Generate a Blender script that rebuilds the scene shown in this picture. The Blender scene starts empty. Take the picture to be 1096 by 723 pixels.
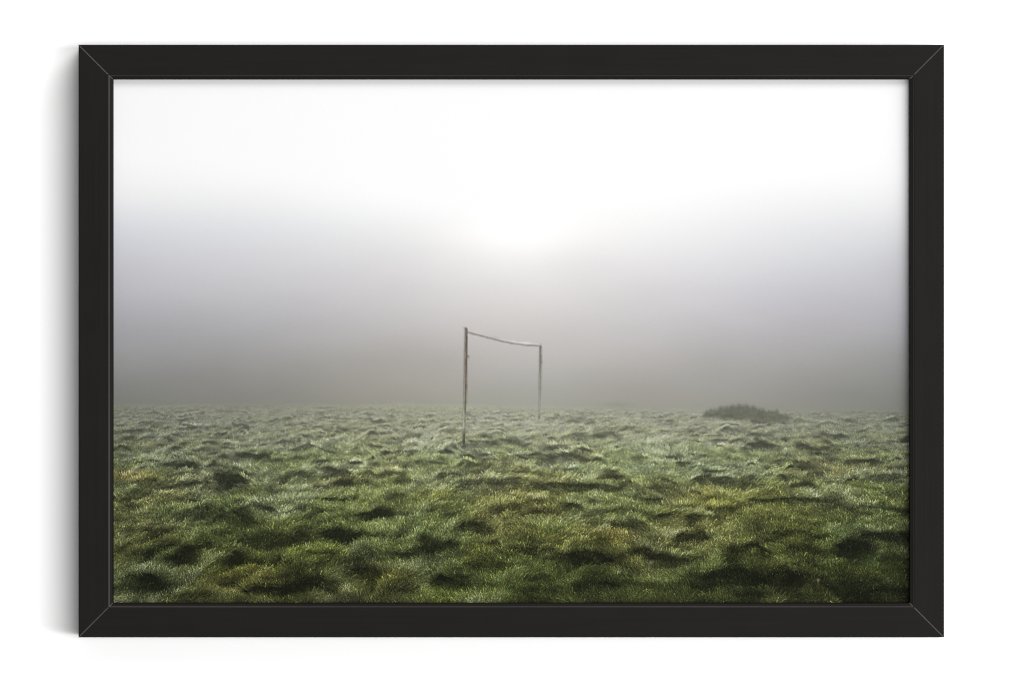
import numpy as np

# ------------------------------------------------------------------
# The printed photograph.  It is a flat print, so its picture is
# painted here as an array of ink colours: fog, a tussocky meadow in
# perspective (ray-marched height field plus grass blades), a goal.
# U,V are picture units: 853 wide (0..853) and 560 high (0..560).
# ------------------------------------------------------------------
PW, PH = 853, 560
S = 2
NX, NY = PW * S + 1, PH * S + 1
U0, V0 = 121.0, 85.0

def vnoise(x, y, seed):
    xi = np.floor(x).astype(np.int64); yi = np.floor(y).astype(np.int64)
    fx = x - xi; fy = y - yi
    fx = fx * fx * fx * (fx * (fx * 6 - 15) + 10); fy = fy * fy * fy * (fy * (fy * 6 - 15) + 10)
    def h(a, b):
        n = (a * 374761393 + b * 668265263 + seed * 974634773) & 0xFFFFFFFF
        n = ((n ^ (n >> 13)) * 1274126177) & 0xFFFFFFFF
        n = n ^ (n >> 16)
        return (n & 0xFFFFFF) / float(0xFFFFFF)
    a = h(xi, yi); b = h(xi + 1, yi); c = h(xi, yi + 1); d = h(xi + 1, yi + 1)
    return (a + (b - a) * fx) * (1 - fy) + (c + (d - c) * fx) * fy

def fbm(x, y, seed, octs=3, gain=0.5):
    s = 0; a = 1; t = 0
    for k in range(octs):
        s = s + a * vnoise(x * 2 ** k + 17.3 * k, y * 2 ** k - 9.1 * k, seed + 31 * k); t += a; a *= gain
    return s / t

def sstep(a, b, x):
    t = np.clip((x - a) / (b - a), 0, 1)
    return t * t * (3 - 2 * t)

def blur(img, r):
    k = np.exp(-0.5 * (np.arange(-int(3 * r) - 1, int(3 * r) + 2) / r) ** 2); k /= k.sum(); n = len(k) // 2
    def one(a, ax):
        p = [(0, 0)] * a.ndim; p[ax] = (n, n); q = np.pad(a, p, mode='edge'); o = np.zeros_like(a)
        for i, w in enumerate(k):
            sl = [slice(None)] * a.ndim; sl[ax] = slice(i, i + a.shape[ax]); o += w * q[tuple(sl)]
        return o
    return one(one(img, 0), 1)

SKY_U = [121, 270, 420, 550, 690, 840, 974]
SKY_V = [85, 160, 190, 210, 245, 285, 315, 345, 385, 425, 445]
SKY = [
 [(252,252,252),(252,252,252),(247,247,247),(240,240,241),(218,219,224),(199,199,204),(186,185,190),(170,169,173),(148,148,148),(130,130,125),(127,128,119)],
 [(254,254,254),(254,254,254),(252,252,252),(245,245,245),(227,228,231),(210,209,213),(196,195,198),(180,179,181),(157,156,154),(138,137,131),(135,135,126)],
 [(255,255,255),(255,255,255),(255,255,255),(254,254,254),(240,240,240),(222,220,221),(209,206,207),(195,192,192),(173,170,165),(157,155,145),(152,151,139)],
 [(255,255,255),(255,255,255),(255,255,255),(255,255,255),(254,253,252),(238,236,235),(223,220,219),(207,203,201),(186,183,179),(166,165,156),(160,160,148)],
 [(255,255,255),(255,255,255),(255,255,255),(254,254,254),(246,245,245),(229,227,228),(215,212,213),(200,197,198),(180,177,174),(161,159,151),(155,154,143)],
 [(254,254,254),(254,254,254),(252,252,252),(246,246,246),(232,232,234),(214,214,218),(199,198,203),(186,184,187),(166,165,163),(148,147,141),(142,142,132)],
 [(253,253,253),(251,251,251),(247,247,247),(240,240,241),(221,221,224),(199,199,203),(186,185,189),(172,171,175),(150,150,149),(130,131,126),(126,128,119)],
]

def cubic(xs, ys, x):
    # Catmull-Rom style (monotone-limited) interpolation of rows ys (n, ...) at positions x
    xs = np.asarray(xs, float); ys = np.asarray(ys, float)
    m = np.gradient(ys, xs, axis=0)
    d = np.diff(ys, axis=0) / np.diff(xs).reshape(-1, *([1] * (ys.ndim - 1)))
    lim = 3 * np.minimum(np.abs(np.concatenate([d[:1], d])), np.abs(np.concatenate([d, d[-1:]])))
    m = np.clip(m, -lim, lim)
    i = np.clip(np.searchsorted(xs, x) - 1, 0, len(xs) - 2)
    h = (xs[i + 1] - xs[i]); t = np.clip((x - xs[i]) / h, 0, 1)
    sh = (-1,) + (1,) * (ys.ndim - 1); t = t.reshape(sh); h = h.reshape(sh)
    return ((2*t**3 - 3*t**2 + 1) * ys[i] + (t**3 - 2*t**2 + t) * h * m[i]
            + (-2*t**3 + 3*t**2) * ys[i + 1] + (t**3 - t**2) * h * m[i + 1])

# dark tussocks: u, v, half width, height, strength
TUSS = [
 (357,447.5,10,3,.35),(158,454,14,4,.35),(150,463,18,5,.35),(279,452,20,3,.3),(240,475.5,14,5,.6),(310,473,15,5,.6),
 (128,480,15,6,.75),(262,488,34,8,.5),(195,497,22,7,.75),(190,489,10,4,.5),(230,498.5,14,5,.5),(240,514,28,15,.85),(247,508,12,10,.6),
 (314,509,26,8,.5),(364,507,18,9,.75),(343,494,10,5,.6),(216,483,22,6,.4),(367,516,16,7,.5),(158,517,16,7,.6),(327,481,34,4,.35),
 (397,464,7,5,.5),(363,459,14,4,.45),(170,469,16,4,.35),(188,474,14,4,.3),(137,470,12,4,.35),(205,459,10,3,.3),(175,448,14,3,.3),
 (545,471.6,18,8,.6),(518,466.7,12,5,.45),(475,455,8,4,.45),(482,461,22,4,.25),(613.5,467,15,5,.55),(648,465,20,6,.5),(615,449,9,4,.5),
 (663,459,28,5,.3),(586,478.5,20,6,.45),(624,482,12,5,.65),(605,489,28,9,.75),(557,490,25,8,.5),(505,485,15,7,.5),(520,500,40,10,.3),
 (420,506.5,18,6,.7),(483,509,20,7,.7),(455,495,30,6,.35),(656,511,18,9,.65),(613,521,55,7,.8),(660,522,50,6,.6),(537,517,48,11,.6),
 (427,515,25,8,.45),(559,506,12,5,.6),(496,474,5,3,.6),(520,474,20,5,.4),(632,451,8,3,.35),
 (738,460,13,4,.4),(785,460,18,4,.45),(775,471,15,4,.5),(812,465,17,6,.6),(814,477,21,8,.75),(860,477,10,6,.7),(885,467,13,5,.55),
 (888,479,12,6,.45),(922,494.6,20,8,.7),(877,487,14,6,.55),(758,514,25,9,.85),(798,514,20,5,.6),(946,511,22,7,.65),(971,471,7,7,.7),
 (856,451.5,5,4,.6),(712,519,16,7,.6),(909,450,8,3,.4),(750,502.5,15,5,.4),(859,519,18,8,.5),(840,469,14,5,.35),(935,474,8,4,.4),
 (218,548,26,9,.75),(250,554,22,12,.75),(274,545,25,7,.55),(147,569.5,17,8,.75),(164,577,12,6,.4),(327,544,18,7,.45),(375,534.5,14,7,.65),
 (393,551,20,7,.7),(361,571,26,11,.8),(392,573,22,6,.7),(306,577,13,10,.5),(183,599,14,9,.7),(216,584,14,6,.45),(253,602,30,8,.4),
 (311,607,20,12,.7),(343,594,26,9,.55),(150,622,25,15,.85),(285,634,34,12,.85),(333,628,30,17,.85),(388,613,22,9,.6),
 (430,531,11,6,.5),(467,549,15,9,.6),(503,565,20,11,.75),(544,546,30,8,.55),(578,539,34,7,.6),(611,543,13,9,.65),(578,551,25,8,.4),
 (660,549,48,5,.75),(674,564,22,9,.6),(553,575,20,8,.6),(477,586,18,12,.9),(527,584,8,7,.6),(564,592,42,9,.75),(628,598,44,14,.9),
 (685,592,24,9,.75),(482,622,25,13,.85),(405,550,14,9,.65),(404,575,12,7,.55),(548,608,34,7,.5),(437,596,18,8,.35),(520,603,22,8,.35),
 (657,579,20,6,.4),(600,575,14,6,.4),
 (737,529,15,5,.6),(840,537,55,8,.75),(712,552,16,5,.75),(748,554,28,6,.7),(742,575,24,11,.7),(803,590,27,13,.9),(851,574,40,8,.65),
 (912,586,25,14,.92),(949,575,32,13,.95),(708,597,18,9,.75),(779,618,42,14,.75),(845,622,46,18,.95),(949,633,32,8,.8),(920,544,50,5,.55),
 (780,545,14,6,.5),(825,556,20,6,.35),(890,560,22,6,.35),(762,630,24,8,.6),(680,630,30,9,.5),(610,632,30,8,.45),(735,600,25,6,.5),
 (958,600,18,8,.5),(900,608,26,7,.5),(430,634,24,8,.4),(190,640,30,6,.4),
]
_r = np.random.default_rng(21)
for _k in range(760):                                 # many smaller tussocks and hoof holes between the large ones
    _v = 441 + 205 * _r.random() ** 1.6
    _w = (_v - 396) * (.035 + .085 * _r.random() ** 1.6) + 1.2
    TUSS.append((121 + 853 * _r.random(), _v, _w, max(1.4, _w * (.15 + .26 * _r.random())), (.26 + .46 * _r.random() ** 1.2) * (1.25 if _v < 500 else .9 if _v < 535 else .62)))
# broad colour patches: u, v, half width, half height, (r,g,b) shift
PATCH = [
 (139,511,30,7,(50,8,-24)),(396,626,26,16,(34,22,-16)),(258,612,50,16,(20,14,-14)),(410,620,22,10,(24,14,-14)),(657,573,22,10,(24,8,-16)),
 (560,540,55,14,(9,6,-6)),(590,575,60,14,(10,5,-6)),(465,530,24,8,(20,10,-14)),(757,531,26,12,(12,4,-6)),(820,560,70,22,(3,4,-8)),
 (330,590,30,10,(14,14,-14)),(800,535,70,14,(6,10,-14)),(480,640,60,8,(12,12,-10)),(510,596,30,16,(6,4,-10)),
 (200,555,60,16,(-10,0,8)),(440,570,50,16,(2,10,12)),(735,612,60,9,(26,32,24)),(725,592,30,8,(10,14,10)),(935,630,45,10,(14,26,16)),
 (150,635,40,10,(-10,4,4)),(560,560,40,8,(10,14,10)),(390,545,50,7,(12,12,8)),(700,545,40,8,(6,8,4)),(740,490,120,20,(4,10,6)),
 (930,620,50,30,(-10,-2,-6)),(890,610,90,30,(-14,-8,-10)),(655,610,100,30,(-8,-4,-6)),(550,455,160,16,(10,10,4)),(300,460,120,18,(-2,0,-2)),
 (230,500,130,18,(-6,-2,0)),(650,480,110,18,(0,2,-2)),(930,470,50,18,(-14,-8,-10)),(140,480,30,40,(-8,-4,-4)),(455,640,70,9,(8,10,0)),(880,575,90,45,(-10,0,-9)),(840,640,110,14,(-6,6,3)),(540,630,90,18,(-6,3,-3)),(590,475,150,10,(6,10,8)),(420,487,90,12,(4,9,6)),(690,500,70,9,(4,10,6)),(300,545,60,9,(-4,4,8)),
]

HOR, CAMH, FOC, UC = 399.0, 1.48, 680.0, 547.5

def paint(seed=4, S=S):
    rng = np.random.default_rng(seed)
    u = np.linspace(U0, U0 + PW, NX); v = np.linspace(V0, V0 + PH, NY)
    # ---------- fog ----------
    rows = cubic(SKY_V, np.transpose(np.array(SKY, float), (1, 0, 2)), v)      # (NY, 7, 3)
    sky = np.transpose(cubic(SKY_U, np.transpose(rows, (1, 0, 2)), u), (1, 0, 2))
    UU, VV = np.meshgrid(u, v)
    sky += ((fbm(UU / 110, VV / 38, 5, 3) - .5) * 7 * sstep(230, 330, VV))[..., None]
    sky += (7 * np.exp(-((UU - 550) / 55) ** 2 - ((VV - 254) / 25) ** 2) - 4 * np.exp(-((UU - 625) / 40) ** 2 - ((VV - 280) / 22) ** 2))[..., None]
    lump = fbm(UU / 55, VV / 400, 77, 3)                  # trees beyond, all but lost in the fog
    tr = sstep(372, 418, VV + 40 * (lump - .5)) * (1 - .8 * np.exp(-((UU - 570) / 150) ** 2))
    sky -= tr[..., None] * 2.2
    sky = np.clip(sky, 0, 255)
    img = sky.copy()

    # ---------- terrain height field ----------
    def hand_bumps(x, z):
        return 0
    def height(x, z):
        wx = x + .35 * (fbm(x * 1.3, z * 1.1, 201, 2) - .5); wz = z + .5 * (fbm(x * 1.2, z * 1.2, 202, 2) - .5)
        n1 = fbm(wx * .55, wz * .42, 11, 2)
        n2 = fbm(wx * 2.5, wz * 1.5, 12, 3)
        n3 = fbm(wx * 5.5, wz * 3.4, 13, 2)
        h = .11 * (n1 - .5) + .20 * (np.clip(n2, .36, 1) - .5) + .085 * (n3 - .5)
        return h
    nz = 1700
    zz = 3.2 * (34 / 3.2) ** (np.arange(nz) / (nz - 1.0))
    X = (u[None, :] - UC) / FOC * zz[:, None]; Z = np.repeat(zz[:, None], NX, 1)
    H = height(X, Z)
    zcrest = np.interp(u, [121, 420, 560, 760, 974], [29, 29.5, 28, 25.5, 25])[None, :]
    drop = np.where(Z > zcrest, -.03 * (Z - zcrest) ** 2, 0)
    # hand placed tussocks
    for (tu, tv, tw, th, ts) in TUSS:
        vb = tv + th * .5
        z0 = FOC * CAMH / (vb - HOR); x0 = (tu - UC) / FOC * z0
        sx = tw * z0 / FOC * .8; sz = max(.10, sx * .55); hh = th * z0 / FOC * .95
        zi = (zz > z0 - 3 * sz) & (zz < z0 + 5 * sz)
        if not zi.any(): continue
        k = np.nonzero(zi)[0]; c0 = max(0, int((tu - 2.6 * tw - U0) * S)); c1 = min(NX, int((tu + 2.6 * tw - U0) * S))
        if c1 <= c0: continue
        xs = X[k[0]:k[-1] + 1, c0:c1]; zs = Z[k[0]:k[-1] + 1, c0:c1]
        dx = (xs - x0) / sx; dz = (zs - (z0 + sz)) / sz
        dz = np.where(dz > 0, dz * .5, dz)
        b = np.exp(-.9 * (np.abs(dx) ** 2.4 + dz ** 2)) * hh * (.8 + .4 * vnoise(xs * 6, zs * 6, 55))
        H[k[0]:k[-1] + 1, c0:c1] += b
    Hs = H + drop
    R = HOR + FOC * (CAMH - Hs) / Z                       # picture row of every terrain sample
    Rm = np.minimum.accumulate(R, 0)
    idx = np.full((NY, NX), -1, np.int64)
    for c in range(NX):
        col = -Rm[:, c]
        idx[:, c] = np.searchsorted(col, -v, side='left')
    hit = idx < nz
    ii = np.minimum(idx, nz - 1); cc = np.arange(NX)[None, :]
    # slopes on the (z, column) lattice
    gz = np.gradient(H, axis=0) / np.gradient(zz)[:, None]
    gx = np.gradient(H, axis=1) / (zz[:, None] / FOC / S)
    Hb = blur(H[::4, ::4], 7); Hb = np.repeat(np.repeat(Hb, 4, 0)[:nz], 4, 1)[:, :NX]
    def at(A): return A[ii, cc]
    dep = at(Z); px = at(X); slope = at(gz); sx_ = at(gx); cav = at(H) - at(Hb)
    # ---------- shading of the turf ----------
    far = sstep(5, 20, dep)
    L = .62 - (.50 + .35 * far) * slope + .10 * sx_ + 2.2 * cav
    L = L / (1 + np.maximum(0, L - .75))
    # dark faces of the hand placed tussocks
    wu = UU + 9 * (fbm(UU / 16, VV / 9, 301, 3) - .5); wv = VV + 7 * (fbm(UU / 13, VV / 8, 302, 3) - .5)
    D = np.zeros((NY, NX)); brk = sstep(.30, .52, fbm(UU / (4 + 9 * (VV - 430) / 200), VV / (2.5 + 4.5 * (VV - 430) / 200), 303, 3))
    for (tu, tv, tw, th, ts) in TUSS:
        c0 = max(0, int((tu - 1.6 * tw - 8 - U0) * S)); c1 = min(NX, int((tu + 1.6 * tw + 8 - U0) * S))
        r0 = max(0, int((tv - 1.5 * th - 6 - V0) * S)); r1 = min(NY, int((tv + 2.2 * th + 6 - V0) * S))
        if c1 <= c0 or r1 <= r0: continue
        s = (wu[r0:r1, c0:c1] - tu) / tw; t = (wv[r0:r1, c0:c1] - (tv - th * .55) - th * .55 * s * s) / th
        m = sstep(-.12, .12, t) * (1 - sstep(.45, 1.5, t)) * (1 - sstep(.55, 1.25, np.abs(s)))
        if tw > 11: m = m * (.48 + .52 * brk[r0:r1, c0:c1])
        D[r0:r1, c0:c1] = 1 - (1 - D[r0:r1, c0:c1]) * (1 - np.clip(ts * 1.08, 0, .97) * m)
    L = np.clip(L, .10, 1.1)
    k1 = int(2.2 * S); rim = np.clip(np.roll(D, -k1, 0) - D, 0, 1)                 # pale wet grass along each crest
    L = L + .30 * rim * (1 - .4 * far)
    L = L * (1 - .93 * D)
    pz = 8.5 / dep                                        # ragged clumps, smaller with distance
    cl = fbm(px * 5.5 + .5 * fbm(px * 9, dep * 5, 90, 2), dep * 2.6, 88, 3)
    L = L * (1 + 1.2 * (1 - .45 * far) * (cl - .5)); L = np.clip(np.where(L > .66, .66 + .30 * np.tanh((L - .66) / .45), L), .03, 1.0)
    # ---------- base colours ----------
    hue = fbm(px * .9, dep * .55, 41, 3); hue2 = fbm(px * .5 + 40, dep * .4, 42, 3); dew = fbm(px * 1.1 + 9, dep * .7, 43, 3)
    green = np.array([96, 105, 53.]); ochre = np.array([116, 112, 62.]); cool = np.array([128, 137, 112.])
    w1 = .55 * sstep(.46, .70, hue)[..., None]; w2 = (sstep(.44, .66, dew) * (.35 + .65 * far))[..., None]
    alb = green * (1 - w1) + ochre * w1
    alb = alb * (1 - .75 * w2) + cool * .75 * w2
    alb = alb * (1 - .55 * far[..., None]) + np.array([158, 161, 134.]) * .55 * far[..., None]
    pat = np.zeros_like(img)
    for (pu, pv, pw, ph, col) in PATCH:
        g = np.exp(-((wu - pu) / pw) ** 2 - ((wv - pv) / ph) ** 2)
        pat += g[..., None] * np.array(col, float)
    alb = alb + pat * .48
    top = (sstep(.60, .95, L) * (.25 + .45 * sstep(.35, .6, dew)))[..., None]       # dew whitens the tops
    alb = alb * (1 - top) + np.array([142, 150, 122.]) * top
    # brightness over the field: bright in the middle distance, dark towards the viewer and the sides
    vv = np.interp(v, [435, 455, 480, 510, 540, 570, 600, 645], [1.16, 1.25, 1.25, 1.14, .99, .87, .77, .69])[:, None]
    side = 1 - .16 * np.clip(np.abs((UU - 520) / 430), 0, 1.1) ** 2 - .10 * sstep(640, 974, UU) * sstep(520, 620, VV)
    expo = vv * side
    def shade(alb, L, expo):
        return alb * (.10 + 1.28 * L[..., None]) * expo[..., None]
    satn = (.93 - .15 * far)[..., None]; alb = alb * satn + alb.mean(-1, keepdims=True) * (1 - satn)
    turf = np.clip(shade(alb, L, expo), 4, 235)
    dark = np.array([16, 19, 11.])
    turf = turf + dark * (1 - np.clip(L * 1.6, 0, 1))[..., None] * .5
    # fog over depth
    fogc = sky[int((432 - V0) * S)][None, :, :] * np.array([1.05, 1.06, 1.03])
    fa = 1 - np.exp(-np.maximum(dep - 4, 0) ** 1.35 * .0225)
    fa = fa + (1 - fa) * sstep(zcrest - 3, zcrest + 3, dep) * .9
    turf_f = turf * (1 - fa[..., None]) + fogc * fa[..., None]
    ground = np.where(hit[..., None], turf_f, img)
    img = ground
    depth = np.where(hit, dep, 1e9)

    # ---------- blades of grass, far ones first ----------
    nb = 480000
    rr = rng.random(nb)
    vb = 431 + (660 - 431) * rr ** .85
    ub = U0 - 10 + rng.random(nb) * (PW + 20)
    ci = np.clip(((ub - U0) * S).astype(int), 0, NX - 1); ri = np.clip(((vb - V0) * S).astype(int), 0, NY - 1)
    zb = depth[ri, ci]; ok = zb < 30
    ub, vb, ci, ri, zb = ub[ok], vb[ok], ci[ok], ri[ok], zb[ok]
    o = np.argsort(-zb); ub, vb, ci, ri, zb = ub[o], vb[o], ci[o], ri[o], zb[o]
    n = len(ub)
    comb = (fbm(ub / 40, vb / 22, 61, 2) - .5) * 2.6 + .1
    hl = (.024 + .040 * rng.random(n) ** 1.6) * FOC / zb
    hl *= (.7 + .6 * fbm(ub / 22, vb / 12, 63, 2)) * (.55 + .6 * np.clip(L[ri, ci], 0, 1))
    lean = comb + rng.normal(0, .45, n); curl = rng.normal(0, .5, n) + .5 * comb
    root = turf[ri, ci]; Lr = L[ri, ci]; fab = fa[ri, ci]; fg = fogc[0, ci]
    var = np.exp(rng.normal(0, .22, n)); warm = rng.normal(0, .8, n)
    tint = np.stack([1 + .07 * warm, 1 + .02 * warm, 1 - .09 * warm], 1)
    bright = rng.random(n) < .11
    nf = sstep(448, 520, vb); gain = np.where(bright, 1 + (.30 + .42 * rng.random(n)) * (.3 + .7 * nf), 1.0); var = var ** (.45 + .55 * nf)
    steps = 14
    acc = img
    for k in range(steps):
        t = k / (steps - 1.0)
        uu = ub + hl * (lean * t * .75 + curl * t * t * .5); ww = vb - hl * t * (1 - .22 * t * np.abs(lean))
        col = root * (var * gain)[:, None] * tint * (.72 + .62 * t)
        col = col + (t * t) * np.where(bright, 9, 3)[:, None] * np.array([1, 1.05, .9]) * (.25 + Lr)[:, None]
        col = col * (1 - fab[:, None]) + fg * fab[:, None]
        if k == 0: C = np.empty((steps, n, 3), np.float32); P = np.empty((steps, n), np.int64); W = np.empty((steps, n), np.float32)
        x = np.round((uu - U0) * S).astype(int); y = np.round((ww - V0) * S).astype(int)
        good = (x >= 0) & (x < NX) & (y >= 0) & (y < NY)
        P[k] = np.where(good, y * NX + x, -1); C[k] = col
        W[k] = .80 - .25 * t
    # draw in chunks of depth so that near blades cover far ones
    flat = acc.reshape(-1, 3)
    nch = 60
    for a in range(nch):
        s0, s1 = n * a // nch, n * (a + 1) // nch
        p = P[:, s0:s1].T.ravel(); c = C[:, s0:s1].transpose(1, 0, 2).reshape(-1, 3); w = W[:, s0:s1].T.ravel()
        g = p >= 0; p, c, w = p[g], c[g], w[g]
        flat[p] = flat[p] * (1 - w[:, None]) + c * w[:, None]
    img = flat.reshape(NY, NX, 3)
    # longer dead stems here and there
    nl = 2600
    lu = U0 + rng.random(nl) * PW; lv = 470 + 185 * rng.random(nl) ** .8
    ln = (4 + 9 * rng.random(nl)) * (lv - HOR) / 200; le = rng.normal(.1, .8, nl); cu = rng.normal(0, .5, nl)
    lc = np.array([150, 146, 104.])[None] * (.55 + .5 * rng.random(nl))[:, None] * np.interp(lv, [470, 560, 650], [1.05, .95, .78])[:, None]
    for k in range(22):
        t = k / 21.0
        x = np.round((lu + ln * (le * t + cu * t * t) - U0) * S).astype(int); y = np.round((lv - ln * t * (1 - .3 * t) - V0) * S).astype(int)
        g = (x >= 0) & (x < NX) & (y >= 0) & (y < NY)
        w = (.10 + .30 * t) * np.clip(L[np.clip(y, 0, NY - 1), np.clip(x, 0, NX - 1)] * 1.5, .25, 1)
        img[y[g], x[g]] = img[y[g], x[g]] * (1 - w[g, None]) + lc[g] * w[g, None]
    # dew glints
    nd = 2600
    du = U0 + rng.random(nd) * PW; dv = 440 + 204 * rng.random(nd)
    x = ((du - U0) * S).astype(int); y = np.clip(((dv - V0) * S).astype(int), 0, NY - 1); Ld = L[y, x]
    keep = rng.random(nd) < Ld * sstep(445, 500, dv); x, y = x[keep], y[keep]
    img[y, x] = img[y, x] * .7 + .3 * np.array([205, 214, 205.])
    grass = img + (.30 + .60 * sstep(455, 560, VV))[..., None] * (img - blur(img, 1.3)) + (.16 + .16 * sstep(455, 560, VV))[..., None] * (img - blur(img, 4.5)); grass = blur(np.clip(grass, 2, 245), .38)
    eu = np.interp(u, [121, 400, 560, 760, 974], [-6, -6, -3, 3, 4]) + 5 * (fbm(u / 70, u * 0, 98, 3) - .5)
    m = sstep(429, 444, VV - eu[None, :])[..., None]
    img = sky * (1 - m) + grass * m
    mask = np.zeros((NY, NX), np.int8)                    # 0 fog, 1 meadow, 2 shrub, 3.. goal
    edge = np.argmax(hit, axis=0)
    mask[np.arange(NY)[:, None] >= edge[None, :]] = 1

    # ---------- low shrub in the fog ----------
    top = np.interp(u, [748, 756, 765, 778, 790, 802, 812, 822, 832, 842, 850], [446, 438.5, 435, 433, 432, 432.8, 435.5, 437.5, 438.6, 441, 447])
    bot = np.interp(u, [748, 760, 780, 800, 815, 830, 842, 850], [446, 446.5, 448, 449, 451.5, 452, 451.5, 450])
    tt = top + 1.6 + 4.5 * (fbm(u / 4, u * 0, 91, 3) - .5)
    sh = sstep(-2.6, 2.6, VV - tt[None, :] + 3 * (fbm(UU / 1.6 + VV / 6, VV / 7, 96, 2) - .5)) * (1 - sstep(-2, 2.5, VV - bot[None, :] + 3 * (fbm(UU / 2, VV / 3, 97, 2) - .5))) * sstep(747, 758, UU) * (1 - sstep(842, 856, UU))
    tx = fbm(UU / 3.2, VV / 2.4, 92, 3)
    rel = np.clip((VV - tt[None, :]) / 14, 0, 1)
    scol = np.array([96, 98, 86.]) + ((tx - .5) * 22 - 10 * rel)[..., None] + (fbm(UU / 9, VV / 5, 93, 2) - .5)[..., None] * 18
    img = img * (1 - .70 * sh[..., None]) + scol * .70 * sh[..., None]
    mask[sh > .30] = 2
    # ghostly clump further off, right of the goal
    gh = np.exp(-((UU - 662) / 16) ** 2 - ((VV - 433.5) / 3.4) ** 2) * (.55 + .9 * fbm(UU / 5, VV / 3, 94, 2))
    img = img - gh[..., None] * np.array([8, 7, 8.])

    # ---------- the goal ----------
    def stroke(pts, wid, cols, code, spots=0, seed=0, qs=0.):
        pts = np.array(pts, float)
        c0 = int((pts[:, 0].min() - 6 - U0) * S); c1 = int((pts[:, 0].max() + 6 - U0) * S)
        r0 = int((pts[:, 1].min() - 6 - V0) * S); r1 = int((pts[:, 1].max() + 6 - V0) * S)
        A, B = UU[r0:r1, c0:c1], VV[r0:r1, c0:c1]
        best = np.full(A.shape, 1e9); T = np.zeros(A.shape); sd = np.zeros(A.shape)
        Ls = np.r_[0, np.cumsum(np.hypot(*np.diff(pts, axis=0).T))]
        for k in range(len(pts) - 1):
            a, b = pts[k], pts[k + 1]; d = b - a; l2 = (d ** 2).sum()
            t = np.clip(((A - a[0]) * d[0] + (B - a[1]) * d[1]) / l2, 0, 1)
            ex, ey = A - a[0] - t * d[0], B - a[1] - t * d[1]
            dd = np.hypot(ex, ey); up = dd < best
            best = np.where(up, dd, best); T = np.where(up, (Ls[k] + t * np.sqrt(l2)) / Ls[-1], T)
            sd = np.where(up, (d[0] * ey - d[1] * ex) / np.sqrt(l2), sd)
        w = np.interp(T, np.linspace(0, 1, len(wid)), wid) * .5
        w = w * (1 + .10 * (vnoise(T * 40, T * 0, 400 + seed) - .5))
        cov = 1 - sstep(-.45, .45, best - w)
        # cols: position -> (left/top side colour, right/bottom side colour)
        tp = [c[0] for c in cols]
        ca = np.stack([np.interp(T, tp, [c[1][i] for c in cols]) for i in range(3)], -1)
        cb = np.stack([np.interp(T, tp, [c[2][i] for c in cols]) for i in range(3)], -1)
        q = sstep(-.35 + qs, .75 + qs, sd / np.maximum(w, .1))[..., None]
        col = ca * (1 - q) + cb * q
        col = col + ((fbm(A / 1.5 + seed, B / 3.5, 410 + seed, 3) - .5) * 70 * spots)[..., None]
        rust = sstep(.60, .72, fbm(A / 3 + seed, B / 5, 420 + seed, 2))[..., None] * spots
        col = col * (1 - .5 * rust) + np.array([84, 78, 70.]) * .5 * rust
        img[r0:r1, c0:c1] = img[r0:r1, c0:c1] * (1 - cov[..., None]) + np.clip(col * 1.08 + 13, 20, 240) * cov[..., None]
        mm = mask[r0:r1, c0:c1]; mm[cov > .45] = code
    # far post
    stroke([(578.5, 368.5), (578.2, 390), (577.8, 420), (577.2, 447)], [2.3, 2.1, 2.0, 2.0],
           [(0, (92, 86, 80), (128, 122, 114)), (.3, (104, 98, 92), (138, 132, 124)), (.7, (120, 117, 108), (146, 142, 132)), (.93, (128, 126, 112), (150, 147, 134)), (1, (100, 100, 84), (112, 112, 96))], 4, .25, 3)
    # crossbar, sagging in the middle
    stroke([(499, 354), (511, 356.8), (524, 360.4), (537, 363.8), (549, 366.2), (562, 367.8), (578.5, 369)], [3.3, 3.1, 2.9, 2.7, 2.6, 2.4],
           [(0, (176, 170, 164), (112, 106, 100)), (.12, (182, 178, 172), (114, 108, 102)), (.4, (170, 166, 160), (116, 110, 104)), (.6, (188, 185, 181), (110, 104, 98)), (.8, (198, 195, 191), (112, 106, 100)), (1, (184, 180, 176), (96, 90, 84))], 5, .12, 5, .05)
    # near post
    stroke([(498.9, 352.3), (498.6, 380), (497.9, 410), (497.2, 440), (496.2, 474.5)], [3.2, 3.2, 3.1, 3.0, 2.9],
           [(0, (84, 78, 72), (112, 106, 98)), (.12, (72, 66, 60), (118, 110, 100)), (.4, (78, 71, 64), (132, 124, 112)), (.6, (84, 80, 70), (140, 134, 120)), (.72, (94, 92, 80), (158, 156, 142)), (.86, (124, 124, 108), (160, 158, 142)), (.93, (70, 68, 58), (84, 82, 70)), (1, (52, 52, 42), (64, 64, 52))], 3, .55, 7)
    for (bx, by, bw, bh) in [(500.8, 381.5, 1.3, 1.2), (579.8, 387.5, .9, 1.6), (497.6, 351.6, 1.0, 1.0)]:
        g = np.exp(-((UU - bx) / bw) ** 2 - ((VV - by) / bh) ** 2); img = img * (1 - .7 * g[..., None]) + np.array([90, 84, 78.]) * .7 * g[..., None]
    # small fungus in the dark hollow, bottom right, and another at the middle
    for (bx, by, bw, bh, c) in [(876.3, 620.5, 1.8, 1.6, (146, 134, 104)), (876, 623, .8, 2.0, (110, 100, 76)), (697, 602, 2.0, 1.8, (120, 122, 100)), (695, 604.5, 1.1, 2.4, (96, 98, 78)), (871, 572, .8, 1.4, (120, 118, 90))]:
        g = np.exp(-((UU - bx) / bw) ** 2 - ((VV - by) / bh) ** 2); img = img * (1 - .85 * g[..., None]) + np.array(c, float) * .85 * g[..., None]
    # grass growing over the foot of the near post and film grain
    img += rng.normal(0, 1.0, (NY, NX, 1)) * (.4 + .8 * sstep(430, 450, VV))[..., None]
    return np.clip(img, 0, 255), mask
WORLD = .31
PAPER = .495
WALL = .76
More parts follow.
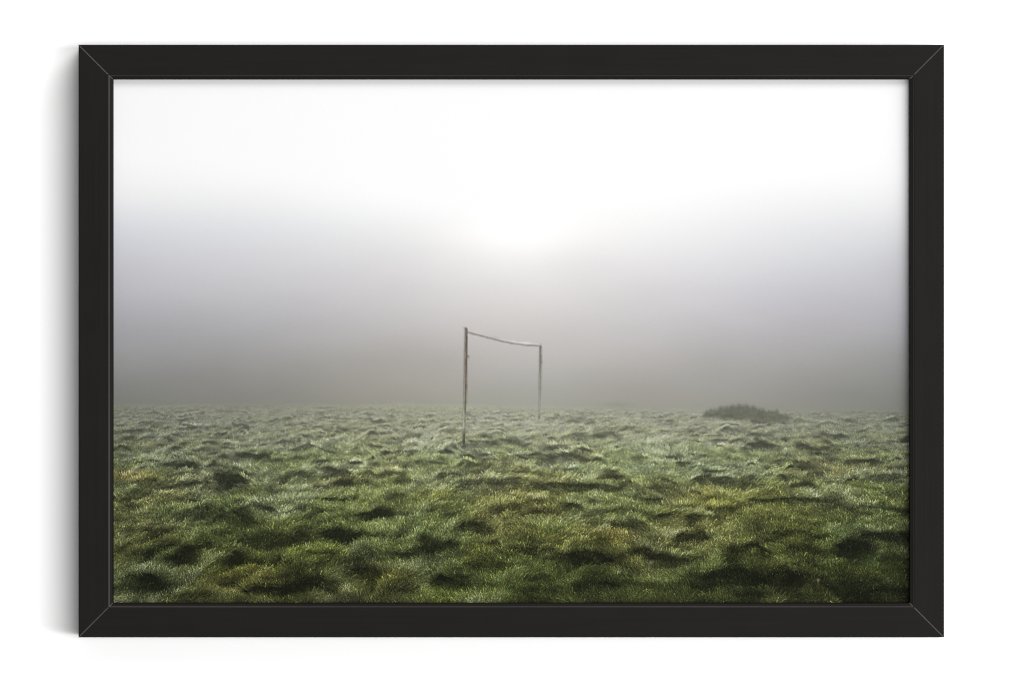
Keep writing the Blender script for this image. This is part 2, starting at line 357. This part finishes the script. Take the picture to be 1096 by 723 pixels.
LAMPS = [('softbox', 38, -4.5, 8.0, 12.8, 2.2, 1250),
         ('softbox', 30, 38, 8.0, 7.0, 3.6, 620)]
import bpy, bmesh, math
from mathutils import Matrix, Vector

PX = 0.704e-3                       # metres per picture unit
CX, CY = 548.0, 361.5               # picture unit on the camera axis
def wx(u): return (u - CX) * PX
def wz(v): return (CY - v) * PX

scene = bpy.context.scene
col = scene.collection
def link(name, mesh, mat=None, parent=None):
    o = bpy.data.objects.new(name, mesh); col.objects.link(o)
    if mat is not None:
        for m in (mat if isinstance(mat, (list, tuple)) else [mat]): mesh.materials.append(m)
    if parent: o.parent = parent
    return o

# ---------------- materials ----------------
def new_mat(name):
    m = bpy.data.materials.new(name); m.use_nodes = True
    nt = m.node_tree; return m, nt, nt.nodes['Principled BSDF']

def wood_mat(name, c0, c1, rough, spec):
    m, nt, b = new_mat(name); N = nt.nodes; Lk = nt.links
    tc = N.new('ShaderNodeTexCoord'); mp = N.new('ShaderNodeMapping')
    mp.inputs['Scale'].default_value = (9, 420, 420); Lk.new(tc.outputs['Object'], mp.inputs['Vector'])
    n1 = N.new('ShaderNodeTexNoise'); n1.inputs['Scale'].default_value = 1.0; n1.inputs['Detail'].default_value = 5; n1.inputs['Roughness'].default_value = .6
    Lk.new(mp.outputs[0], n1.inputs['Vector'])
    n2 = N.new('ShaderNodeTexNoise'); n2.inputs['Scale'].default_value = 22; n2.inputs['Detail'].default_value = 3
    Lk.new(tc.outputs['Object'], n2.inputs['Vector'])
    ad = N.new('ShaderNodeMath'); ad.operation = 'MULTIPLY_ADD'; ad.inputs[1].default_value = .65
    mu = N.new('ShaderNodeMath'); mu.operation = 'MULTIPLY'; mu.inputs[1].default_value = .35
    Lk.new(n2.outputs['Fac'], mu.inputs[0]); Lk.new(n1.outputs['Fac'], ad.inputs[0]); Lk.new(mu.outputs[0], ad.inputs[2])
    rp = N.new('ShaderNodeValToRGB'); rp.color_ramp.elements[0].position = .36; rp.color_ramp.elements[1].position = .64
    rp.color_ramp.elements[0].color = (*c0, 1); rp.color_ramp.elements[1].color = (*c1, 1)
    Lk.new(ad.outputs[0], rp.inputs['Fac']); Lk.new(rp.outputs['Color'], b.inputs['Base Color'])
    bp = N.new('ShaderNodeBump'); bp.inputs['Strength'].default_value = .3; bp.inputs['Distance'].default_value = .0002
    Lk.new(n1.outputs['Fac'], bp.inputs['Height']); Lk.new(bp.outputs['Normal'], b.inputs['Normal'])
    b.inputs['Roughness'].default_value = rough; b.inputs['Specular IOR Level'].default_value = spec
    return m

FR0, FR1 = (.0014, .0011, .0008), (.0034, .0024, .0018)
M_frame = wood_mat('black_stained_wood', FR0, FR1, .6, .10)
M_edge = wood_mat('rubbed_highlit_edge', (.056, .050, .046), (.076, .069, .064), .5, .2)  # mitre edges rubbed pale; on the inner bead this paints in its lit highlight

m, nt, b = new_mat('white_wall_paint'); M_wall = m
tc = nt.nodes.new('ShaderNodeTexCoord'); nz = nt.nodes.new('ShaderNodeTexNoise'); nz.inputs['Scale'].default_value = 260; nz.inputs['Detail'].default_value = 4
nt.links.new(tc.outputs['Object'], nz.inputs['Vector'])
rp = nt.nodes.new('ShaderNodeValToRGB'); rp.color_ramp.elements[0].color = (WALL*.985, WALL*.985, WALL*.98, 1); rp.color_ramp.elements[1].color = (WALL, WALL, WALL*.997, 1)
nt.links.new(nz.outputs['Fac'], rp.inputs['Fac']); nt.links.new(rp.outputs['Color'], b.inputs['Base Color'])
bp = nt.nodes.new('ShaderNodeBump'); bp.inputs['Strength'].default_value = .04; bp.inputs['Distance'].default_value = .0004
nt.links.new(nz.outputs['Fac'], bp.inputs['Height']); nt.links.new(bp.outputs['Normal'], b.inputs['Normal'])
b.inputs['Roughness'].default_value = .9; b.inputs['Specular IOR Level'].default_value = .1

m, nt, b = new_mat('photo_print_inks'); M_print = m
at = nt.nodes.new('ShaderNodeAttribute'); at.attribute_name = 'ink'
nt.links.new(at.outputs['Color'], b.inputs['Base Color'])
b.inputs['Roughness'].default_value = .8; b.inputs['Specular IOR Level'].default_value = 0.04

# ---------------- wall ----------------
bm = bmesh.new(); bmesh.ops.create_grid(bm, x_segments=1, y_segments=1, size=.5)
bmesh.ops.transform(bm, matrix=Matrix.Rotation(math.radians(90), 4, 'X') @ Matrix.Diagonal((5.0, 3.6, 1, 1)), verts=bm.verts)
me = bpy.data.meshes.new('wall'); bm.to_mesh(me); bm.free()
wall = link('wall', me, M_wall); wall['kind'] = 'structure'

# ---------------- framed print ----------------
FL, FRT, FT, FB = 84.0, 1010.5, 48.0, 681.5        # outer edges of the frame (picture units)
FW = 36.7                                           # rail width
D = .0400                                           # depth of the frame
root = bpy.data.objects.new('framed_print', None); col.objects.link(root)
root.location = (wx((FL + FRT) / 2), 0, wz((FT + FB) / 2)); root.empty_display_size = .05
root['label'] = 'black wooden frame on white wall holding a misty photograph of an old goal'
root['category'] = 'framed print'
ROOT = Vector(root.location)

def rail(length_px):
    """One moulding: local x along its length, z from the outer edge inwards, -y to the front; mitred ends."""
    Lm = length_px * PX; w = FW * PX; b = PX
    # (distance from the outer edge, depth from the wall, front?)
    prof = [(0, 0, 0), (0, D - .0007, 1), (.00022, D - .0002, 1), (.0007, D, 1),
            (w - 4.9 * b, D, 1), (w - 4.3 * b, D - .0002, 1), (w - 3.7 * b, D - .0011, 1),
            (w - .5 * b, D - .0014, 1), (w, D - .0019, 1), (w, 0, 0)]
    cut = .00036
    bm = bmesh.new(); loops = []
    def ring(end, s, dip):
        out = []
        for (t, d, f) in prof:
            x = (-Lm / 2 + t + s) if end == 0 else (Lm / 2 - t - s)
            out.append(bm.verts.new((x, -(d - (dip if f else 0)), t)))
        return out
    loops = [ring(0, .00003, .00012), ring(0, cut, 0), ring(1, cut, 0), ring(1, .00003, .00012)]
    n = len(prof)
    for k in range(3):
        for i in range(n):
            j = (i + 1) % n
            f = bm.faces.new((loops[k][i], loops[k][j], loops[k + 1][j], loops[k + 1][i]))
            if i == 5: f.material_index = 1  # inner bead: highlight put into its colour
            if k != 1 and i in (3, 6, 7): f.material_index = 1
    bm.faces.new(loops[0]); bm.faces.new(list(reversed(loops[3])))
    bmesh.ops.recalc_face_normals(bm, faces=bm.faces)
    me = bpy.data.meshes.new('frame_rail'); bm.to_mesh(me); bm.free()
    return me
long_rail, short_rail = rail(FRT - FL), rail(FB - FT)
for me in (long_rail, short_rail): me.materials.append(M_frame); me.materials.append(M_edge)
hw, hh = (FRT - FL) / 2 * PX, (FB - FT) / 2 * PX
for me, loc, ang in ((long_rail, (0, 0, -hh), 0), (long_rail, (0, 0, hh), 180), (short_rail, (-hw, 0, 0), 90), (short_rail, (hw, 0, 0), -90)):
    o = bpy.data.objects.new('frame_rail', me); col.objects.link(o); o.parent = root
    o.location = loc; o.rotation_euler = (0, math.radians(ang), 0)

img, mask = paint()
WHITE = PAPER                                         # how white the paper prints
lin = img / 255.0
lin = np.where(lin <= .04045, lin / 12.92, ((lin + .055) / 1.055) ** 2.4) * WHITE
YP = -(D - .0075)                                   # plane of the print

def sheet(name, r0, c0, sel, y, step, parent):
    """Mesh of the picture cells chosen by the boolean array sel; colours are the inks at its vertices."""
    nr, nc = sel.shape
    ids = np.arange((nr + 1) * (nc + 1)).reshape(nr + 1, nc + 1)
    rr, cc = np.nonzero(sel)
    q = np.stack([ids[rr, cc], ids[rr + 1, cc], ids[rr + 1, cc + 1], ids[rr, cc + 1]], 1)
    used, inv = np.unique(q.ravel(), return_inverse=True)
    vr, vc = r0 + used // (nc + 1) * step, c0 + used % (nc + 1) * step
    n = len(used)
    co = np.empty((n, 3), np.float32)
    co[:, 0] = wx(U0 + vc / S) - ROOT.x; co[:, 1] = y; co[:, 2] = wz(V0 + vr / S) - ROOT.z
    me = bpy.data.meshes.new(name); nf = len(q)
    me.vertices.add(n); me.vertices.foreach_set('co', co.ravel())
    me.loops.add(nf * 4); me.loops.foreach_set('vertex_index', inv.astype(np.int32).ravel())
    me.polygons.add(nf); me.polygons.foreach_set('loop_start', np.arange(0, nf * 4, 4, dtype=np.int32))
    me.update(calc_edges=True)
    a = me.color_attributes.new('ink', 'FLOAT_COLOR', 'POINT')
    rgba = np.ones((n, 4), np.float32); rgba[:, :3] = lin[vr, vc]
    a.data.foreach_set('color', rgba.ravel())
    me.validate()
    return link(name, me, M_print, parent)

cell = mask[:-1, :-1]
K = 4                                               # the fog needs a coarser sheet only
rows = int((446 - V0) * S) // K * K
SKYI = img
prnt = sheet('print', 0, 0, np.ones((rows // K, (NX - 1) // K), bool), YP, K, root)
prnt['label'] = 'misty photographic print, pale fog over a meadow'
meadow_mask = (cell == 1) | (cell >= 2)
r0 = int((425 - V0) * S)
def region(name, sel, y, parent):
    rr, cc = np.nonzero(sel); a, b, c, d = rr.min(), rr.max() + 1, cc.min(), cc.max() + 1
    return sheet(name, a, c, sel[a:b, c:d], y, 1, parent)
mm = (cell == 1) | ((cell >= 2) & (np.arange(NY - 1)[:, None] >= int((441 - V0) * S)))
field = region('printed_meadow', mm, YP - .0001, prnt); field['label'] = 'tussocky wet grass in the lower part of the print'
shrub = region('printed_shrub', cell == 2, YP - .0002, prnt); shrub['label'] = 'low grey shrub in the fog of the print'
goal = bpy.data.objects.new('printed_goal', None); col.objects.link(goal); goal.parent = root
goal['label'] = 'old netless goal with sagging crossbar, pictured in the print'
p1 = region('post', cell == 3, YP - .0003, goal); p1['label'] = 'nearer, taller and more weathered goal post'
p2 = region('post', cell == 4, YP - .0003, goal); p2['label'] = 'farther, thinner goal post'
bar = region('crossbar', cell == 5, YP - .0003, goal); bar['label'] = 'sagging pale crossbar'
# stiff board behind the print
bm = bmesh.new(); bmesh.ops.create_cube(bm, size=1)
bmesh.ops.transform(bm, matrix=Matrix.Translation((wx(U0 + PW / 2) - ROOT.x, YP + .0022, wz(V0 + PH / 2) - ROOT.z)) @ Matrix.Diagonal((PW * PX, .003, PH * PX, 1)), verts=bm.verts)
me = bpy.data.meshes.new('backing_board'); bm.to_mesh(me); bm.free()
m, nt, b = new_mat('grey_board'); b.inputs['Base Color'].default_value = (.25, .24, .22, 1); b.inputs['Roughness'].default_value = .9
nz = nt.nodes.new('ShaderNodeTexNoise'); nz.inputs['Scale'].default_value = 300
rp = nt.nodes.new('ShaderNodeValToRGB'); rp.color_ramp.elements[0].color = (.20, .19, .17, 1); rp.color_ramp.elements[1].color = (.30, .29, .27, 1)
nt.links.new(nz.outputs['Fac'], rp.inputs['Fac']); nt.links.new(rp.outputs['Color'], b.inputs['Base Color'])
link('backing_board', me, m, root)

# ---------------- light ----------------
w = bpy.data.worlds.new('World'); scene.world = w; w.use_nodes = True
bg = w.node_tree.nodes['Background']; bg.inputs[0].default_value = (1, 1, 1, 1); bg.inputs[1].default_value = WORLD
def softbox(name, az, el, dist, sx, sy, power):
    l = bpy.data.lights.new(name, 'AREA'); l.shape = 'RECTANGLE'; l.size = sx; l.size_y = sy; l.energy = power
    o = bpy.data.objects.new(name, l); col.objects.link(o)
    a, e = math.radians(az), math.radians(el)
    d = Vector((math.sin(a) * math.cos(e), -math.cos(a) * math.cos(e), math.sin(e)))
    o.location = d * dist; o.rotation_euler = d.to_track_quat('Z', 'Y').to_euler()
    return o
for args in LAMPS: softbox(*args)

# ---------------- camera ----------------
cam = bpy.data.cameras.new('camera'); co = bpy.data.objects.new('camera', cam); col.objects.link(co)
co.location = (0, -5.0, 0); co.rotation_euler = (math.radians(90), 0, 0)
cam.sensor_fit = 'HORIZONTAL'; cam.sensor_width = 36; cam.lens = 36 * (5.0 - D) / (1096 * PX); cam.clip_end = 100; cam.clip_start = .05
scene.camera = co
scene.render.engine = 'CYCLES'
scene.cycles.pixel_filter_type = 'BLACKMAN_HARRIS'; scene.cycles.filter_width = 1.15
vs = scene.view_settings; vs.view_transform = 'Standard'; vs.look = 'None'; vs.exposure = 0; vs.gamma = 1; vs.use_curve_mapping = False
